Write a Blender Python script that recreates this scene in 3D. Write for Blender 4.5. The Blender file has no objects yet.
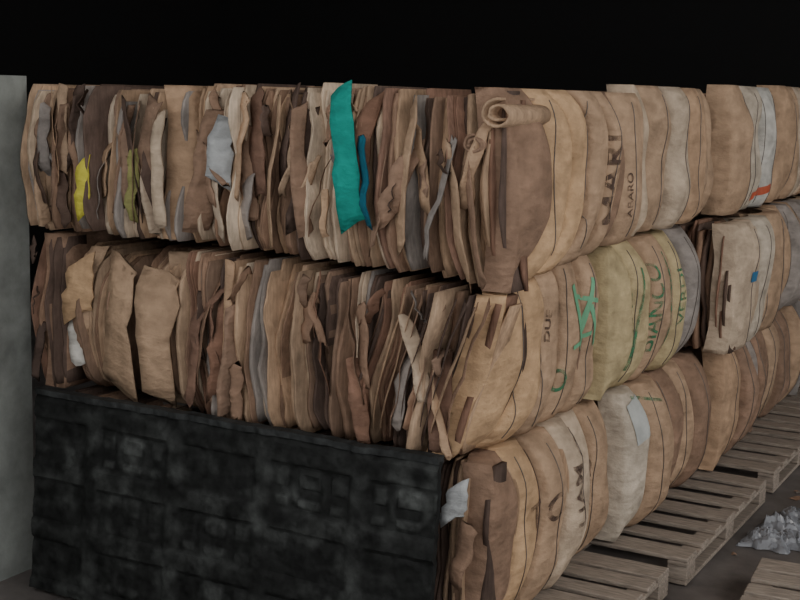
import bpy, bmesh, math, random
from mathutils import Matrix, Vector, noise
from mathutils.bvhtree import BVHTree
cam=bpy.data.objects.new('camera',bpy.data.cameras.new('c'));bpy.context.collection.objects.link(cam)
bpy.context.scene.camera=cam
f,cx,cy,cz,yaw,pit,rol=1300.98,1.9963,-4.3444,2.1261,.5020,.1557,.0265
cam.data.sensor_width=36;cam.data.lens=f*36/800
cam.matrix_world=Matrix.Translation((cx,cy,cz))@Matrix.Rotation(yaw,4,'Z')@Matrix.Rotation(math.pi/2-pit,4,'X')@Matrix.Rotation(rol,4,'Z')
# ---------------- materials
def newmat(n):
    m=bpy.data.materials.new(n);m.use_nodes=True
    return m,m.node_tree.nodes,m.node_tree.links,m.node_tree.nodes['Principled BSDF']
def cardmat(name,sc1,lo1,hi1,lo2,hi2,bump,dist,rough=.8,crease=0):
    m,N,L,B=newmat(name)
    at=N.new('ShaderNodeAttribute');at.attribute_name='Col'
    tc=N.new('ShaderNodeTexCoord')
    mp=N.new('ShaderNodeMapping');mp.inputs['Scale'].default_value=sc1;L.new(tc.outputs['Object'],mp.inputs[0])
    n1=N.new('ShaderNodeTexNoise');n1.inputs['Scale'].default_value=1;n1.inputs['Detail'].default_value=4;L.new(mp.outputs[0],n1.inputs[0])
    n2=N.new('ShaderNodeTexNoise');n2.inputs['Scale'].default_value=6;n2.inputs['Detail'].default_value=8;n2.inputs['Roughness'].default_value=.65;L.new(tc.outputs['Object'],n2.inputs[0])
    def mr(s,a,b):
        r=N.new('ShaderNodeMapRange');r.inputs[1].default_value=.3;r.inputs[2].default_value=.7;r.inputs[3].default_value=a;r.inputs[4].default_value=b;L.new(s.outputs[0],r.inputs[0]);return r
    r1=mr(n1,lo1,hi1);r2=mr(n2,lo2,hi2)
    mu=N.new('ShaderNodeMath');mu.operation='MULTIPLY';L.new(r1.outputs[0],mu.inputs[0]);L.new(r2.outputs[0],mu.inputs[1])
    vm=N.new('ShaderNodeVectorMath');vm.operation='SCALE';L.new(at.outputs['Color'],vm.inputs[0]);L.new(mu.outputs[0],vm.inputs['Scale'])
    L.new(vm.outputs[0],B.inputs['Base Color'])
    B.inputs['Roughness'].default_value=rough;B.inputs['Specular IOR Level'].default_value=.15
    b=N.new('ShaderNodeBump');b.inputs['Strength'].default_value=bump;b.inputs['Distance'].default_value=dist
    ad=N.new('ShaderNodeMath');ad.operation='ADD';L.new(n1.outputs[0],ad.inputs[0]);L.new(n2.outputs[0],ad.inputs[1])
    src=ad
    if crease:
        vo=N.new('ShaderNodeTexVoronoi');vo.feature='F1';vo.inputs['Scale'].default_value=crease;L.new(tc.outputs['Object'],vo.inputs[0])
        a2=N.new('ShaderNodeMath');a2.operation='ADD';L.new(ad.outputs[0],a2.inputs[0]);L.new(vo.outputs['Distance'],a2.inputs[1]);src=a2
    L.new(src.outputs[0],b.inputs['Height']);L.new(b.outputs[0],B.inputs['Normal'])
    return m
CARD=cardmat('cardboard_edges',(150,60,9),.78,1.12,.58,1.25,.3,.01,.9)
FACE=cardmat('cardboard_face',(10,10,22),.82,1.1,.66,1.15,.6,.03,.92,crease=7)
def simple(n,c,rough=.7,metal=0,nscale=6,lo=.75,hi=1.2,bump=.2,mapping=(1,1,1),dist=.01,worn=False):
    m,N,L,B=newmat(n)
    tc=N.new('ShaderNodeTexCoord');mp=N.new('ShaderNodeMapping');mp.inputs['Scale'].default_value=mapping;L.new(tc.outputs['Object'],mp.inputs[0])
    n1=N.new('ShaderNodeTexNoise');n1.inputs['Scale'].default_value=nscale;n1.inputs['Detail'].default_value=8;n1.inputs['Roughness'].default_value=.65;L.new(mp.outputs[0],n1.inputs[0])
    cr=N.new('ShaderNodeValToRGB');cr.color_ramp.elements[0].position=.3;cr.color_ramp.elements[1].position=.7
    cr.color_ramp.elements[0].color=[v*lo for v in c]+[1];cr.color_ramp.elements[1].color=[v*hi for v in c]+[1]
    L.new(n1.outputs[0],cr.inputs[0]);L.new(cr.outputs[0],B.inputs['Base Color'])
    B.inputs['Roughness'].default_value=rough;B.inputs['Metallic'].default_value=metal
    b=N.new('ShaderNodeBump');b.inputs['Strength'].default_value=bump;b.inputs['Distance'].default_value=dist
    L.new(n1.outputs[0],b.inputs['Height']);L.new(b.outputs[0],B.inputs['Normal'])
    if worn:
        n2=N.new('ShaderNodeTexNoise');n2.inputs['Scale'].default_value=18;n2.inputs['Detail'].default_value=6;L.new(tc.outputs['Object'],n2.inputs[0])
        r=N.new('ShaderNodeMapRange');r.inputs[1].default_value=.38;r.inputs[2].default_value=.6;r.inputs[3].default_value=.2;r.inputs[4].default_value=.85;L.new(n2.outputs[0],r.inputs[0])
        L.new(r.outputs[0],B.inputs['Alpha'])
    return m
def srgb(r,g,b):
    f=lambda v:((v/255+.055)/1.055)**2.4 if v>10 else v/255/12.92
    return (f(r),f(g),f(b))
TAN=srgb(178,150,124);TAN2=srgb(200,166,130);BRN=srgb(146,119,100);DRK=srgb(98,81,72);GRY=srgb(150,142,136);LT=srgb(194,174,152);WHT=srgb(202,198,190)
RED=srgb(134,104,88)
class MB:
    def __init__(s): s.v=[];s.f=[];s.c=[];s.m=[];s.mi=0
    def grid(s,rows,col,closed=False,cols=None):
        b=len(s.v);n=len(rows[0])
        for i,r in enumerate(rows):
            s.v+=[tuple(q) for q in r];s.c+=(cols[i] if cols else [col]*n)
        k0=len(s.f)
        for i in range(len(rows)-1):
            for j in range(n if closed else n-1):
                k=(j+1)%n
                s.f.append((b+i*n+j,b+i*n+k,b+(i+1)*n+k,b+(i+1)*n+j))
        if closed:
            s.f.append(tuple(b+j for j in range(n))[::-1]);e=b+(len(rows)-1)*n;s.f.append(tuple(e+j for j in range(n)))
        s.m+=[s.mi]*(len(s.f)-k0)
    def sheet(s,path,yf,yb,th,col):
        rows=[]
        for i,(x,z) in enumerate(path):
            a=path[max(0,i-1)];c=path[min(len(path)-1,i+1)]
            tx,tz=c[0]-a[0],c[1]-a[1];l=math.hypot(tx,tz) or 1;nx,nz=-tz/l*th/2,tx/l*th/2
            y=yf[i]
            rows.append([(x-nx,y,z-nz),(x+nx,y+.001,z+nz),(x+nx,yb,z+nz),(x-nx,yb,z-nz)])
        s.grid(rows,col,True)
    def box(s,x0,x1,y0,y1,z0,z1,col):
        b=len(s.v);s.v+=[(x,y,z) for x in(x0,x1) for y in(y0,y1) for z in(z0,z1)];s.c+=[col]*8
        s.f+=[tuple(b+i for i in q) for q in((0,1,3,2),(4,6,7,5),(0,4,5,1),(2,3,7,6),(0,2,6,4),(1,5,7,3))]
        s.m+=[s.mi]*6
    def obj(s,name,mats,smooth=True,parent=None,ang=28):
        if not isinstance(mats,list): mats=[mats]
        me=bpy.data.meshes.new(name);me.from_pydata(s.v,[],s.f)
        a=me.color_attributes.new('Col','FLOAT_COLOR','POINT')
        a.data.foreach_set('color',[x for c in s.c for x in (c[0],c[1],c[2],1)])
        for mt in mats: me.materials.append(mt)
        me.polygons.foreach_set('material_index',s.m)
        bm=bmesh.new();bm.from_mesh(me);bmesh.ops.recalc_face_normals(bm,faces=bm.faces);bm.to_mesh(me);bm.free()
        o=bpy.data.objects.new(name,me);bpy.context.collection.objects.link(o)
        if smooth:
            me.polygons.foreach_set('use_smooth',[True]*len(me.polygons))
            bpy.context.view_layer.objects.active=o;o.select_set(True)
            bpy.ops.object.shade_auto_smooth(angle=math.radians(ang));o.select_set(False)
        if parent: o.parent=parent
        return o
def nz(a,b,c=0): return noise.noise(Vector((a,b,c)))
def ln1(a,s,sd):
    t=a*s;i=math.floor(t);u=t-i
    return noise.noise(Vector((i*1.37+.5,sd,.3)))*(1-u)+noise.noise(Vector(((i+1)*1.37+.5,sd,.3)))*u
def jit(c,rng,k=.15):
    f=1+rng.uniform(-k,k);g=rng.uniform(-.03,.03);return (c[0]*f*(1+g),c[1]*f,c[2]*f*(1-g))
def flap(m,cx,cz,w,h,y,col,lean=0,turn=0,bow=.03,curl=0,sd=0):
    """torn piece of sheet hanging on the front of the bale"""
    nh,nw=9,4;F_=[]
    o=m.mi;m.mi=1
    for i in range(nh):
        s_=i/(nh-1)-.5;rf=[];rb=[]
        for j in range(nw):
            t=j/(nw-1)-.5
            ww=w*(1+.45*ln1(s_,7,sd+3))
            x=cx+t*ww*math.cos(turn)+lean*s_+.03*ln1(s_,5,sd)
            yy=y+t*ww*math.sin(turn)-bow*(1-4*s_*s_)+curl*max(0,s_)**2*4+.025*ln1(s_,5,sd+9)
            z=cz+h*s_+(.04*ln1(t,4,sd+i*.01)+t*w*.5*math.sin(sd*7) if i in(0,nh-1) else 0)
            rf.append((x,yy,z));rb.append((x,yy+.006,z))
        F_.append(rf+rb[::-1])
    m.grid(F_,col,True);m.mi=o
PAL=[TAN]*5+[BRN]*7+[GRY]*1+[DRK]*3+[LT]*2+[RED]*2
WIRE=simple('baling_wire',srgb(110,102,96),.5,metal=.6)
def add_wires(bo,ys,z0,z1,x0):
    me=bo.data;bv=BVHTree.FromPolygons([v.co for v in me.vertices],[list(p.vertices) for p in me.polygons])
    for yw in ys:
        cu=bpy.data.curves.new('wire','CURVE');cu.dimensions='3D';cu.bevel_depth=.0022;cu.bevel_resolution=2
        pts=[];n=26
        for i in range(n):
            z=z0+.04+(z1-z0-.09)*i/(n-1);y=yw+.012*nz(z*3,yw*5)
            h=bv.ray_cast(Vector((2,y,z)),Vector((-1,0,0)))
            if h[0] and h[0].x>x0-.2: pts.append((h[0].x+.002,y,z))
        if len(pts)<4: continue
        sp=cu.splines.new('POLY');sp.points.add(len(pts)-1)
        for p,q in zip(sp.points,pts): p.co=(*q,1)
        cu.materials.append(WIRE)
        o=bpy.data.objects.new('wire',cu);bpy.context.collection.objects.link(o);o.parent=bo
def bale(seed,x0,x1,y0,y1,z0,z1,front=True,pal=None,wmin=.01,wmax=.045,leanf=None,panels=None,edge_r=.02,depth=.42,side_cols=None,extra=None,frontbulge=.015,scraps=26,rough=1.3,sagb=0,sagt=0,wires=True,rnd=.07,rexp=4.0):
    rng=random.Random(seed);m=MB();H=z1-z0
    m.box(x0+.05,x1-.18,y0+.12,y1-.03,z0+.03,z1-.07-sagt,BRN)
    pal=pal or PAL
    def sag(q,s_): return -(sagb*(1-s_)+sagt*s_)*max(0,q)**1.5
    L1=leanf(1) if leanf else 0
    if front:
        x=x0
        while x<x1-.01:
            w=rng.uniform(wmin,wmax)
            if rng.random()<.07: w*=1.8
            w=min(w,x1-x)
            base=rng.choice(pal);yo=rng.gauss(0,.026*rough)
            nl=max(1,int(w/rng.uniform(.009,.024))) if wmax<.1 else max(1,int(w/.05))
            sd=rng.uniform(0,99);n=15
            zt=z1-abs(rng.gauss(0,.022*rough))-.004;zb=z0+abs(rng.gauss(0,.015))
            tilt=rng.gauss(0,.018*rough)
            for l in range(nl):
                wl=w/nl;xc=x+wl*(l+.5);col=jit(base,rng,.18)
                if rng.random()<.25: col=jit(rng.choice(pal),rng,.1)
                yl=yo+rng.gauss(0,.014*rough);ztop=zt-abs(rng.gauss(0,.018));ss=sd+rng.uniform(0,.4)
                q=(xc-x0)/(x1-x0);L_=leanf(q) if leanf else 0
                path=[];yf=[];ex=abs(2*q-1)**12
                damp=min(1,(1-q)*6+.15,q*6+.1)
                for i in range(n):
                    s_=i/(n-1);z=zb+(ztop-zb)*s_
                    xx=xc+L_*(s_-.5)+damp*(tilt*(s_-.5)+.06*ln1(z,3,seed+xc*.8)+.026*ln1(z,7,sd)+.010*ln1(z,12,ss))
                    e=abs(2*s_-1)**7
                    yy=y0+yl+e*edge_r+ex*.02+.06*nz(xc*3,z*3,seed+7)+.04*ln1(z,8,ss+5)-frontbulge*(1-e)
                    path.append((xx,z+sag(q,s_)));yf.append(yy)
                m.sheet(path,yf,y0+(depth if q<.86 else .13),wl*rng.uniform(.5,.92),col)
            x+=w*rng.uniform(.9,1.06)
        for k in range(scraps):
            xx=rng.uniform(x0+.06,x1-.12);hh=rng.uniform(.07,.5);zz=rng.uniform(z0+hh/2+.02,z1-hh/2-.02)
            flap(m,xx,zz,rng.uniform(.025,.08),hh,y0-.05-rng.uniform(0,.025),jit(rng.choice(pal),rng),rng.uniform(-.09,.09),rng.uniform(.2,1.3)*rng.choice((-1,1)),rng.uniform(.0,.03),rng.uniform(-.02,.06),rng.uniform(0,99))
    m.mi=1
    if panels is None:
        panels=[];cols=side_cols or [TAN,TAN,BRN,LT,GRY]
        yy=y0
        while yy<y1-.08:
            w=rng.choice([.08,.14,.2,.28,.34]);w=min(w,y1-yy)
            panels.append((w,jit(rng.choice(cols),rng,.12),rng.uniform(.02,.06),rng.uniform(.03,.08),rng.uniform(-.02,.05)));yy+=w
    L=y1-y0
    def seam(k,s_):
        if k==0: return y0-.01
        ys=y0+sum(p[0] for p in panels[:k]);g=max(0,1-.9*(ys-y0)/L)
        arc,lean=panels[k-1][3],panels[k-1][4]
        return ys+g*(arc*(1-(2*s_-1)**2)+lean*(s_-.5)) +.015*nz(s_*3,k,seed)
    ns=24
    def surf(k,t,s_,sd,xb,bul):
        z=z0+.01+(H-.02)*s_
        a=seam(k,s_);b=seam(k+1,s_);yy=a+(b-a)*t
        edge=(1-t)**2 if k==0 else 0
        X=xb+bul*(1-abs(2*t-1)**3.2)+rnd*(-abs(2*s_-1)**rexp)*(1-edge*.8)+.035*nz(yy*3,z*3,sd)+.024*ln1(z,7,sd+t*.5)+.014*ln1(yy+z*.5,9,sd+4)
        qq=(yy-y0)/L
        X+=.07*(1-abs(2*qq-1)**4)*(1-edge)-.045*(1-edge)
        if front: X+=max(0,1-qq*2.5)**1.5*L1*(s_-.5)
        return X,yy,z+sag(1-qq*1.2,s_)
    for k,(w,col,bul,arc,lean) in enumerate(panels):
        nt=12;rows=[];sd=rng.uniform(0,99);xb=x1-.02+(rng.uniform(-.022,.022) if k else .015)
        for i in range(-1,ns+2):
            s_=min(1,max(0,i/ns));deep=.1 if (i<0 or i>ns) else 0
            row=[]
            for j in range(-1,nt+2):
                t=min(1,max(0,j/nt));d2=.12 if (j<0 or j>nt) else 0
                X,yy,z=surf(k,t,s_,sd,xb,bul)
                row.append((X-deep-d2,yy,z))
            rows.append(row)
        m.grid(rows,col)
        m.mi=0
        for q in range(rng.randint(2,4)):
            rr=[];off=rng.uniform(-.02,.025);pr=rng.uniform(-.03,.016);s0=rng.uniform(.03,.2);s1=rng.uniform(.8,.97);c2=jit(rng.choice([TAN,LT,BRN,BRN,DRK]),rng)
            for i in range(ns+1):
                s_=s0+(s1-s0)*i/ns;X,yy,z=surf(k,1,s_,sd,xb,bul);X+=pr
                rr.append([(X,yy+off-.003,z),(X,yy+off+.003,z),(X-.1,yy+off+.003,z),(X-.1,yy+off-.003,z)])
            m.grid(rr,c2,True)
        m.mi=1
    m.mi=0
    if extra: extra(m,rng)
    o=m.obj('cardboard_bale',[CARD,FACE])
    if wires: add_wires(o,[y0+L*q for q in (.22,.42,.62,.82)],z0,z1,x1)
    return o
Z1,Z2,Z3=.75,1.49,2.175
TEAL=srgb(30,145,132);BLU=srgb(40,100,120);YEL=srgb(205,195,80);LG=srgb(168,170,170)
P1=[(.14,BRN,.02,.16,.11),(.2,TAN2,.04,.2,.12),(.2,TAN2,.03,.2,.10),(.24,TAN,.03,.16,.08),(.16,TAN,.03,.1,.05),(.14,BRN,.02,.08,.0),(.42,TAN,.06,.05,.0)]
def ex1(m,rng):
    for (cx0,cz0,R,col) in ((.03,2.07,.055,TAN),(-.06,1.96,.035,BRN)):
        path=[];n=34
        for i in range(n):
            a=math.radians(560-560*i/(n-1)+90);rr=R*(.35+.65*i/(n-1));path.append((cx0+rr*math.cos(a)*1.2,cz0+rr*math.sin(a)))
        m.sheet(path,[-.08+.02*nz(i*.3,cx0) for i in range(n)],.3,.010,col)
    flap(m,-.575,1.89,.10,.52,-.11,TEAL,-.07,.25,.03,0,3)
    flap(m,-.50,1.80,.05,.34,-.10,BLU,-.04,-.5,.02,0,5)
    flap(m,-1.17,1.88,.11,.25,-.10,LG,.05,.3,.02,.03,7)
    flap(m,-1.10,1.92,.12,.4,-.07,TAN,.03,-.5,.02,.0,8)
    flap(m,-1.27,1.80,.10,.5,-.06,BRN,.12,.7,.02,.0,12)
    flap(m,-.93,1.82,.07,.6,-.07,TAN,.05,-.8,.02,.0,9)
    flap(m,-.8,1.83,.06,.5,-.07,BRN,-.05,.8,.02,.0,10)
    flap(m,-.33,1.83,.07,.55,-.07,TAN,.02,-.7,.02,.0,11)
    flap(m,-.2,1.75,.05,.45,-.07,GRY,.12,-.7,.02,.0,14)
    flap(m,-.12,1.7,.07,.5,-.07,TAN,-.08,-.7,.02,.0,15)
    flap(m,-.04,1.68,.05,.45,-.08,BRN,-.1,-.7,.02,.0,19)
A1=bale(1,-1.38,.08,0,1.5,Z2,Z3,leanf=lambda q:.02-.08*q,panels=P1,extra=ex1,sagb=.08)
def ex2(m,rng):
    flap(m,-1.89,1.70,.07,.24,-.11,YEL,.0,.2,.02,0,3)
    flap(m,-1.50,1.80,.05,.48,-.08,LT,.01,.2,.02,0,4)
    flap(m,-1.64,1.72,.045,.3,-.08,srgb(150,148,95),.01,.5,.02,0,5)
    flap(m,-2.15,1.9,.05,.3,-.06,GRY,.03,.6,.02,0,6)
bale(2,-2.345,-1.4,.0,1.5,Z2,Z3-.02,wmax=.04,pal=[TAN,TAN,BRN,BRN,BRN,GRY,DRK,DRK,LT],leanf=lambda q:.02,extra=ex2,scraps=22,wires=False)
WP=srgb(194,181,164)
B1=bale(3,-1.4,.0,1.53,3.0,Z2,Z3+.04,front=False,side_cols=[TAN,LT,TAN,TAN])
B4=bale(4,-1.4,.04,3.03,4.2,Z2,Z3+.07,front=False,panels=[(.3,TAN,.05,.03,0),(.4,WP,.05,.04,0),(.45,WHT,.05,.03,0)])
bale(5,-1.4,.01,4.25,5.6,Z2,Z3+.09,front=False,side_cols=[LT,TAN,TAN])
bale(6,-1.4,.03,5.65,7,Z2,Z3+.10,front=False)
# row 2
P2=[(.2,TAN2,.03,.12,.12),(.24,TAN2,.03,.1,.12),(.25,TAN,.03,.08,.1),(.22,TAN,.03,.06,.06),(.29,TAN,.05,.05,.05)]
def ex7(m,rng):
    for k in range(9):
        q=k/8;flap(m,-.42+.34*q,1.1,.05,.55,-.03-.02*q,jit(rng.choice([DRK,BRN,BRN,TAN]),rng),.14+.04*q,-1.0,.03,0,k*3.1)
A2=bale(7,-1.42,-.02,.0,1.22,Z1,Z2-.015,leanf=lambda q:-.05+.03*q+.2*max(0,q-.5)/.5,panels=P2,pal=[TAN]*3+[BRN]*5+[GRY]+[DRK]*3+[RED]*3+[LT],sagt=.06,extra=ex7)
def ex8(m,rng):
    flap(m,-2.02,1.24,.15,.26,.0,TAN2,.03,.2,.02,0,3)
    flap(m,-2.08,.99,.06,.22,.04,WHT,.0,.3,.01,0,4)
    flap(m,-1.78,1.1,.2,.58,.0,TAN,.03,-.25,.03,.02,6)
    flap(m,-1.56,1.08,.18,.55,.0,TAN,-.02,.25,.05,.02,8)
bale(8,-2.12,-1.46,.12,1.2,Z1,Z2-.05,wmin=.04,wmax=.09,pal=[TAN,TAN,BRN],leanf=lambda q:.02-.04*q,edge_r=.08,depth=.7,frontbulge=.05,scraps=4,extra=ex8,wires=False)
bale(9,-2.345,-2.13,.04,1.2,Z1,Z2-.01,pal=[BRN,DRK,RED,DRK],scraps=3,panels=[(1.1,BRN,.01,0,0)],wires=False)
YC=srgb(190,172,134)
B2=bale(10,-1.4,0.02,1.25,2.62,Z1,Z2-.01,front=False,rnd=.11,rexp=3,panels=[(.22,YC,.04,.05,.02),(.25,YC,.05,.05,.0),(.3,TAN,.05,.05,0),(.25,YC,.05,.03,0),(.35,GRY,.06,.03,0)])
C2=bale(11,-1.2,.2,2.72,4.0,Z1,Z2+.0,pal=[BRN,DRK,DRK,RED],panels=[(.4,LT,.04,.04,0),(.35,WP,.04,.04,0),(.5,TAN,.06,.04,0)],scraps=0)
bale(12,-1.3,.13,4.05,5.4,Z1,Z2,front=False,side_cols=[LT,TAN,GRY],rnd=.11,rexp=3)
bale(13,-1.3,.15,5.45,6.8,Z1,Z2,front=False,rnd=.11,rexp=3)
# row 3
P3=[(.16,BRN,.03,.08,.09),(.24,TAN2,.03,.08,.09),(.25,TAN,.03,.08,.09),(.22,LT,.04,.08,.08),(.2,LT,.03,.06,.06),(.34,TAN,.06,.04,.05)]
def ex14(m,rng):
    flap(m,-.10,.6,.09,.15,-.05,LG,.02,.3,.01,0,3)
    flap(m,-.08,.38,.10,.26,-.02,BRN,.05,-.5,.01,0,5)
A3=bale(14,-1.42,-.0,.08,1.45,0,Z1-.01,panels=P3,pal=[BRN,DRK,TAN,DRK],extra=ex14,scraps=0,rough=.8,leanf=lambda q:.02*q,rexp=3.2,rnd=.09)
bale(15,-2.3,-1.48,.12,1.4,0,Z1-.02,pal=[BRN,DRK],scraps=0,rough=.8,wires=False)
B3=bale(16,-1.4,.05,1.5,2.92,0,Z1,front=False,rnd=.12,rexp=3,panels=[(.2,WP,.06,.05,.06),(.34,TAN,.06,.05,0),(.24,BRN,.04,.05,0),(.22,TAN,.05,.05,0),(.4,BRN,.06,.04,0)])
bale(17,-1.3,.10,3.0,4.0,0,Z1,front=False,side_cols=[BRN,TAN,GRY],rnd=.12,rexp=3)
bale(18,-1.3,.07,4.05,5.3,0,Z1,front=False,side_cols=[BRN,TAN],rnd=.12,rexp=3)
bale(19,-1.3,.08,5.35,6.8,0,Z1,front=False,rnd=.12,rexp=3)
# prints on the sides
def ink(name,c):
    return simple(name,c,.8,nscale=30,lo=.6,hi=1.5,worn=True)
INKB=ink('brown_ink',srgb(80,60,50));INKG=ink('green_ink',srgb(52,118,82))
def on_side(bale_o,mesh,yc,zc,rot,mat,name,bend=0):
    me=bale_o.data;bv=BVHTree.FromPolygons([v.co for v in me.vertices],[list(p.vertices) for p in me.polygons])
    bm=bmesh.new();bm.from_mesh(mesh)
    bmesh.ops.triangulate(bm,faces=bm.faces)
    for _ in range(4):
        es=[e for e in bm.edges if e.calc_length()>.022]
        if not es: break
        bmesh.ops.subdivide_edges(bm,edges=es,cuts=1);bmesh.ops.triangulate(bm,faces=[f for f in bm.faces if len(f.verts)>3])
    c,s=math.cos(rot),math.sin(rot)
    for v in bm.verts:
        u,w=v.co.x,v.co.y
        w-=bend*(1-(u/.3)**2)
        y=yc+u*c-w*s;z=zc+u*s+w*c
        h=bv.ray_cast(Vector((2,y,z)),Vector((-1,0,0)))
        x=h[0].x if h[0] else .0
        v.co=Vector((x+.004,y,z))
    m2=bpy.data.meshes.new(name);bm.to_mesh(m2);bm.free();m2.materials.append(mat)
    o=bpy.data.objects.new(name,m2);bpy.context.collection.objects.link(o);o.parent=bale_o
def text(b,s,yc,zc,size,rot,mat,bold=.002,bend=0):
    cu=bpy.data.curves.new('t','FONT');cu.body=s;cu.size=size;cu.align_x='CENTER';cu.align_y='CENTER';cu.offset=bold
    o=bpy.data.objects.new('t',cu);me=bpy.data.meshes.new_from_object(o)
    on_side(b,me,yc,zc,rot,mat,'print_'+s.lower().strip().replace(' ','_'),bend);bpy.data.objects.remove(o)
def ring(b,yc,zc,R,w,mat):
    bm=bmesh.new();n=32
    vi=[bm.verts.new((r*math.cos(2*math.pi*i/n),r*math.sin(2*math.pi*i/n),0)) for r in(R-w,R) for i in range(n)]
    for i in range(n): bm.faces.new((vi[i],vi[(i+1)%n],vi[n+(i+1)%n],vi[n+i]))
    me=bpy.data.meshes.new('r');bm.to_mesh(me);bm.free();on_side(b,me,yc,zc,0,mat,'print_ring')
def patch(b,yc,zc,w,h,rot,mat,name='label'):
    bm=bmesh.new();vs=[bm.verts.new(q) for q in((-w/2,-h/2,0),(w/2,-h/2,0),(w/2,h/2,0),(-w/2,h/2,0))];bm.faces.new(vs)
    me=bpy.data.meshes.new('r');bm.to_mesh(me);bm.free();on_side(b,me,yc,zc,rot,mat,name)
R90=math.pi/2
text(A1,'MARI',.86,1.80,.17,R90,INKB,.003,.05);text(A1,'ABARO',1.18,1.72,.06,R90,INKB,.001)
text(A2,'DUE',.6,1.2,.07,R90*.9,INKB);ring(A2,.72,.95,.05,.016,INKG)
GT=simple('green_tape',srgb(105,165,128),.5)
for (y,z,w,h,r) in ((.85,1.2,.03,.32,.3),(.95,1.22,.025,.3,-.2),(1.02,1.15,.025,.22,.5),(.9,1.1,.2,.02,.2),(.93,1.28,.2,.02,-.2)): patch(A2,y,z,w,h,r,GT,'green_tape')
text(B2,'BIANCO',1.74,1.13,.12,R90,INKG,.001,.04);text(B2,'VERDI',2.1,1.15,.11,R90,INKG,.001,.04);text(B2,'N 12',1.45,1.15,.10,R90,INKG,.001,.04)
patch(B2,1.57,1.1,.02,.5,-.15,INKG,'green_stripe');patch(B2,1.92,1.15,.02,.5,.1,INKG,'green_stripe')
text(A3,'TC',.55,.42,.17,.15,INKB,.003);text(A3,'UAM',.85,.42,.13,R90,INKB,.002,.03);ring(A3,.95,.62,.05,.014,INKB);text(A3,'ECO',1.12,.4,.11,R90,INKB,.002,.03)
patch(B3,1.62,.6,.16,.2,.2,simple('pale_label',srgb(180,182,178)),'paper_label')
patch(B3,1.75,.68,.3,.015,-.2,INKG,'green_stripe')
patch(B4,3.75,1.6,.4,.05,.1,simple('orange_print',srgb(190,90,60)),'orange_print')
patch(C2,3.0,1.17,.1,.06,0,simple('blue_print',srgb(50,110,150)),'blue_print')
# black moulded plastic sheet
def black():
    m=MB();rows=[];cols=[];nx,nzv=230,100
    X0,X1=-2.16,-.13
    for i in range(nzv+1):
        s_=i/nzv;row=[];cr=[]
        for j in range(nx+1):
            t=j/nx;x=X0+(X1-X0)*t+.006*nz(s_*4,3)
            top=.785+.014*nz(x*3,1)
            z=-.12+(top+.12)*s_
            u=(t*4.5+.25)%1;v=(s_*3.3+.02*nz(x*3,z*3,8))%1
            sm=lambda a,lo,hi:max(0,min(1,(a-lo)/.05))*max(0,min(1,(hi-a)/.05))
            r0=sm(u,.06,.94)*sm(v,.14,.88)
            u2=(u*3)%1;v2=(v*2+.1)%1
            inner=sm(u2,.15,.85)*sm(v2,.15,.85)*sm(u,.12,.88)*sm(v,.22,.8)
            d=math.hypot((u-.5)*2.4,(v-.5)*1.5);boss=max(0,1-abs(d-.4)/.12)
            amp=max(0,min(1.3,.5+1.6*nz(x*1.7,z*2.5,2)))
            y=-.2+.06*s_+(.011*r0-.006*boss*amp-.006*inner*amp)+.012*nz(x*2.5,z*3)+.006*nz(x*12,z*14)+.003*nz(x*40,z*40)
            row.append((x,y,z))
            relief_tone=max(0,min(1,(1-r0)*.35+boss*.5*amp+inner*.6*amp+.9*nz(x*9,z*12,5)))*max(0,.5+nz(x*2.2,z*3,11))  # raised ribs and bosses coloured paler than recesses, with random patches, so relief shows
            k=.011+.055*relief_tone;cr.append((k*.95,k*1.02,k*.98))
        rows.append(row);cols.append(cr)
    c=(.012,.013,.013)
    m.grid(rows,c,cols=cols)
    m.grid([[(a[0],a[1]+.03,a[2]) for a in r] for r in rows],c)
    m.grid([rows[-1],[(a[0],a[1]+.03,a[2]) for a in rows[-1]]],c)
    for k in (0,-1): m.grid([[r[k] for r in rows],[(r[k][0],r[k][1]+.03,r[k][2]) for r in rows]],c)
    rim=[]
    for a in rows[-1]:
        rim.append([(a[0],a[1]-.010,a[2]-.02),(a[0],a[1]-.012,a[2]+.006),(a[0],a[1]+.036,a[2]+.008),(a[0],a[1]+.034,a[2]-.02)])
    m.grid(rim,(.03,.032,.032),True)
    return m.obj('black_plastic_sheet',cardmat('black_plastic',(22,22,22),.5,1.5,.6,1.4,.5,.01,.65))
black()
WOOD=simple('pallet_wood',srgb(162,149,136),.85,nscale=5,mapping=(2,14,14),lo=.45,hi=1.15,bump=.3)
def pallet(x0,x1,y0,y1,ztop=-.005,rot=0):
    m=MB();h=.135;t=.022;c=(1,1,1);n=7;L=y1-y0;w=.13
    cx0,cy0=(x0+x1)/2,(y0+y1)/2;hx,hy=(x1-x0)/2,L/2
    for i in range(n):
        yc=-hy+w/2+(L-w)*i/(n-1);ww=w*(1.2 if i in(0,3,6) else .9)
        yc=max(-hy+ww/2,min(hy-ww/2,yc))
        m.box(-hx,hx,yc-ww/2,yc+ww/2,-t,0,c)
    for i in range(3):
        xc=(-hx+.05,0,hx-.05)[i]
        m.box(xc-.05,xc+.05,-hy,hy,-2*t,-t-.001,c);m.box(xc-.05,xc+.05,-hy,hy,-h,-h+t,c)
        for k in (-hy+.07,0,hy-.07): m.box(xc-.05,xc+.05,k-.07,k+.07,-h+t+.001,-2*t-.001,c)
    o=m.obj('wooden_pallet',WOOD,False);o.location=(cx0,cy0,ztop);o.rotation_euler=(0,0,rot)
    bv=o.modifiers.new('b','BEVEL');bv.width=.004;bv.segments=1
    return o
pallet(-.9,.34,.1,1.34);pallet(-.9,.38,1.5,3.05);pallet(-.85,.38,3.25,4.7);pallet(-.85,.35,4.8,6.1)
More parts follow.
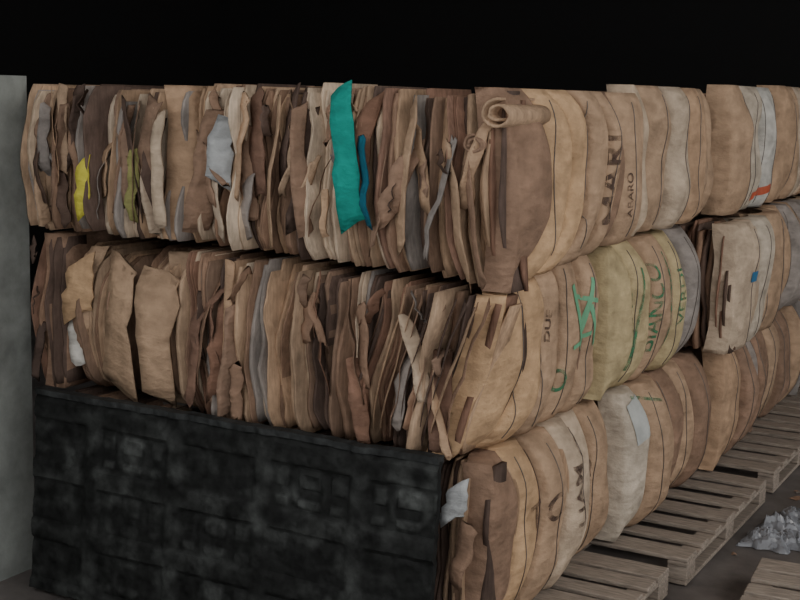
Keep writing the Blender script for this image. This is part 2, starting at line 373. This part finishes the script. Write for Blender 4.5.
pallet(.72,1.9,.55,1.77,rot=.08);pallet(-2.2,-1.0,.15,1.3)
FL=simple('wet_concrete',srgb(108,102,99),.55,nscale=3,lo=.45,hi=1.3,bump=.3)
def plane(name,pts,mat):
    me=bpy.data.meshes.new(name);me.from_pydata(pts,[],[(0,1,2,3)]);me.materials.append(mat)
    o=bpy.data.objects.new(name,me);bpy.context.collection.objects.link(o);return o
fz=-.145
plane('floor',[(-8,-8,fz),(10,-8,fz),(10,12,fz),(-8,12,fz)],FL)
def film():
    m=MB();rng=random.Random(4)
    for q in range(7):
        ox,oy=.57+rng.uniform(-.03,.1),2.62+rng.uniform(-.32,.3);rows=[];n=26;R=rng.uniform(.1,.15);sd=q*7.3
        for i in range(n):
            row=[]
            for j in range(n):
                u,v=i/(n-1)*2-1,j/(n-1)*2-1
                x=ox+R*u*(1+.3*nz(u*2,v*2,sd));y=oy+R*v*(1+.3*nz(u*2,v*2,sd+3))
                e=max(0,1-max(abs(u),abs(v))**3)
                z=fz+.004+(.02+.07*abs(ln1(u+v*.3,4,sd))+.07*abs(ln1(v-u*.4,5,sd+2))+.03*abs(nz(u*9,v*9,sd)))*e
                row.append((x,y,z))
            rows.append(row)
        m.grid(rows,(1,1,1))
    mt=simple('plastic_film',srgb(130,132,137),.2,nscale=12,bump=.3)
    m.obj('crumpled_plastic_film',mt,ang=20)
film()
def scraps():
    m=MB();rng=random.Random(9)
    for q in range(70):
        ox,oy=rng.uniform(.45,1.1),rng.uniform(1.85,4.6)
        if .38<ox<.92 and 2.1<oy<3.15: continue
        a=rng.uniform(0,6.3);w,h=rng.uniform(.012,.04),rng.uniform(.015,.055);sd=q
        rows=[[(ox+(u*w)*math.cos(a)-(v*h)*math.sin(a),oy+(u*w)*math.sin(a)+(v*h)*math.cos(a),fz+.003+.012*abs(nz(u*2,v*2,sd))) for u in(-1,-.3,.3,1)] for v in(-1,-.3,.3,1)]
        m.grid(rows,jit(rng.choice([GRY,LT,TAN,BRN]),rng))
    m.obj('paper_scraps',FACE)
scraps()
WL=simple('plaster',srgb(146,150,145),.95,nscale=5,lo=.55,hi=1.08,bump=.6)
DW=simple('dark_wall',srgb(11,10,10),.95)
m=MB();m.box(-2.6,-2.36,-3,.04,fz,2.17,(1,1,1));m.obj('wall_left',WL,False)
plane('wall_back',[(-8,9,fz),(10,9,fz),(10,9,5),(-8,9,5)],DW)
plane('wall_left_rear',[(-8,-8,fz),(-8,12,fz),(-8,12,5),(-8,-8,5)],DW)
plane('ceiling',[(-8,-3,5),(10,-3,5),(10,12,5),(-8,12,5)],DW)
w=bpy.data.worlds.new('w');bpy.context.scene.world=w;w.use_nodes=True
w.node_tree.nodes['Background'].inputs[0].default_value=(.88,.88,.88,1);w.node_tree.nodes['Background'].inputs[1].default_value=1.5
def area(loc,tgt,size,e,col):
    l=bpy.data.lights.new('area','AREA');l.size=size;l.energy=e;l.color=col
    o=bpy.data.objects.new('soft_area_lamp',l);o.location=loc  # soft area lamp towards an open side of the room, no skylight modelled
    o.rotation_euler=(Vector(tgt)-Vector(loc)).to_track_quat('-Z','Y').to_euler();bpy.context.collection.objects.link(o)
area((5,1,4.6),(0,2.6,1),3,170,(1,.96,.91))
area((-1,-5,4.8),(-1,0,1),3,45,(1,.97,.93))
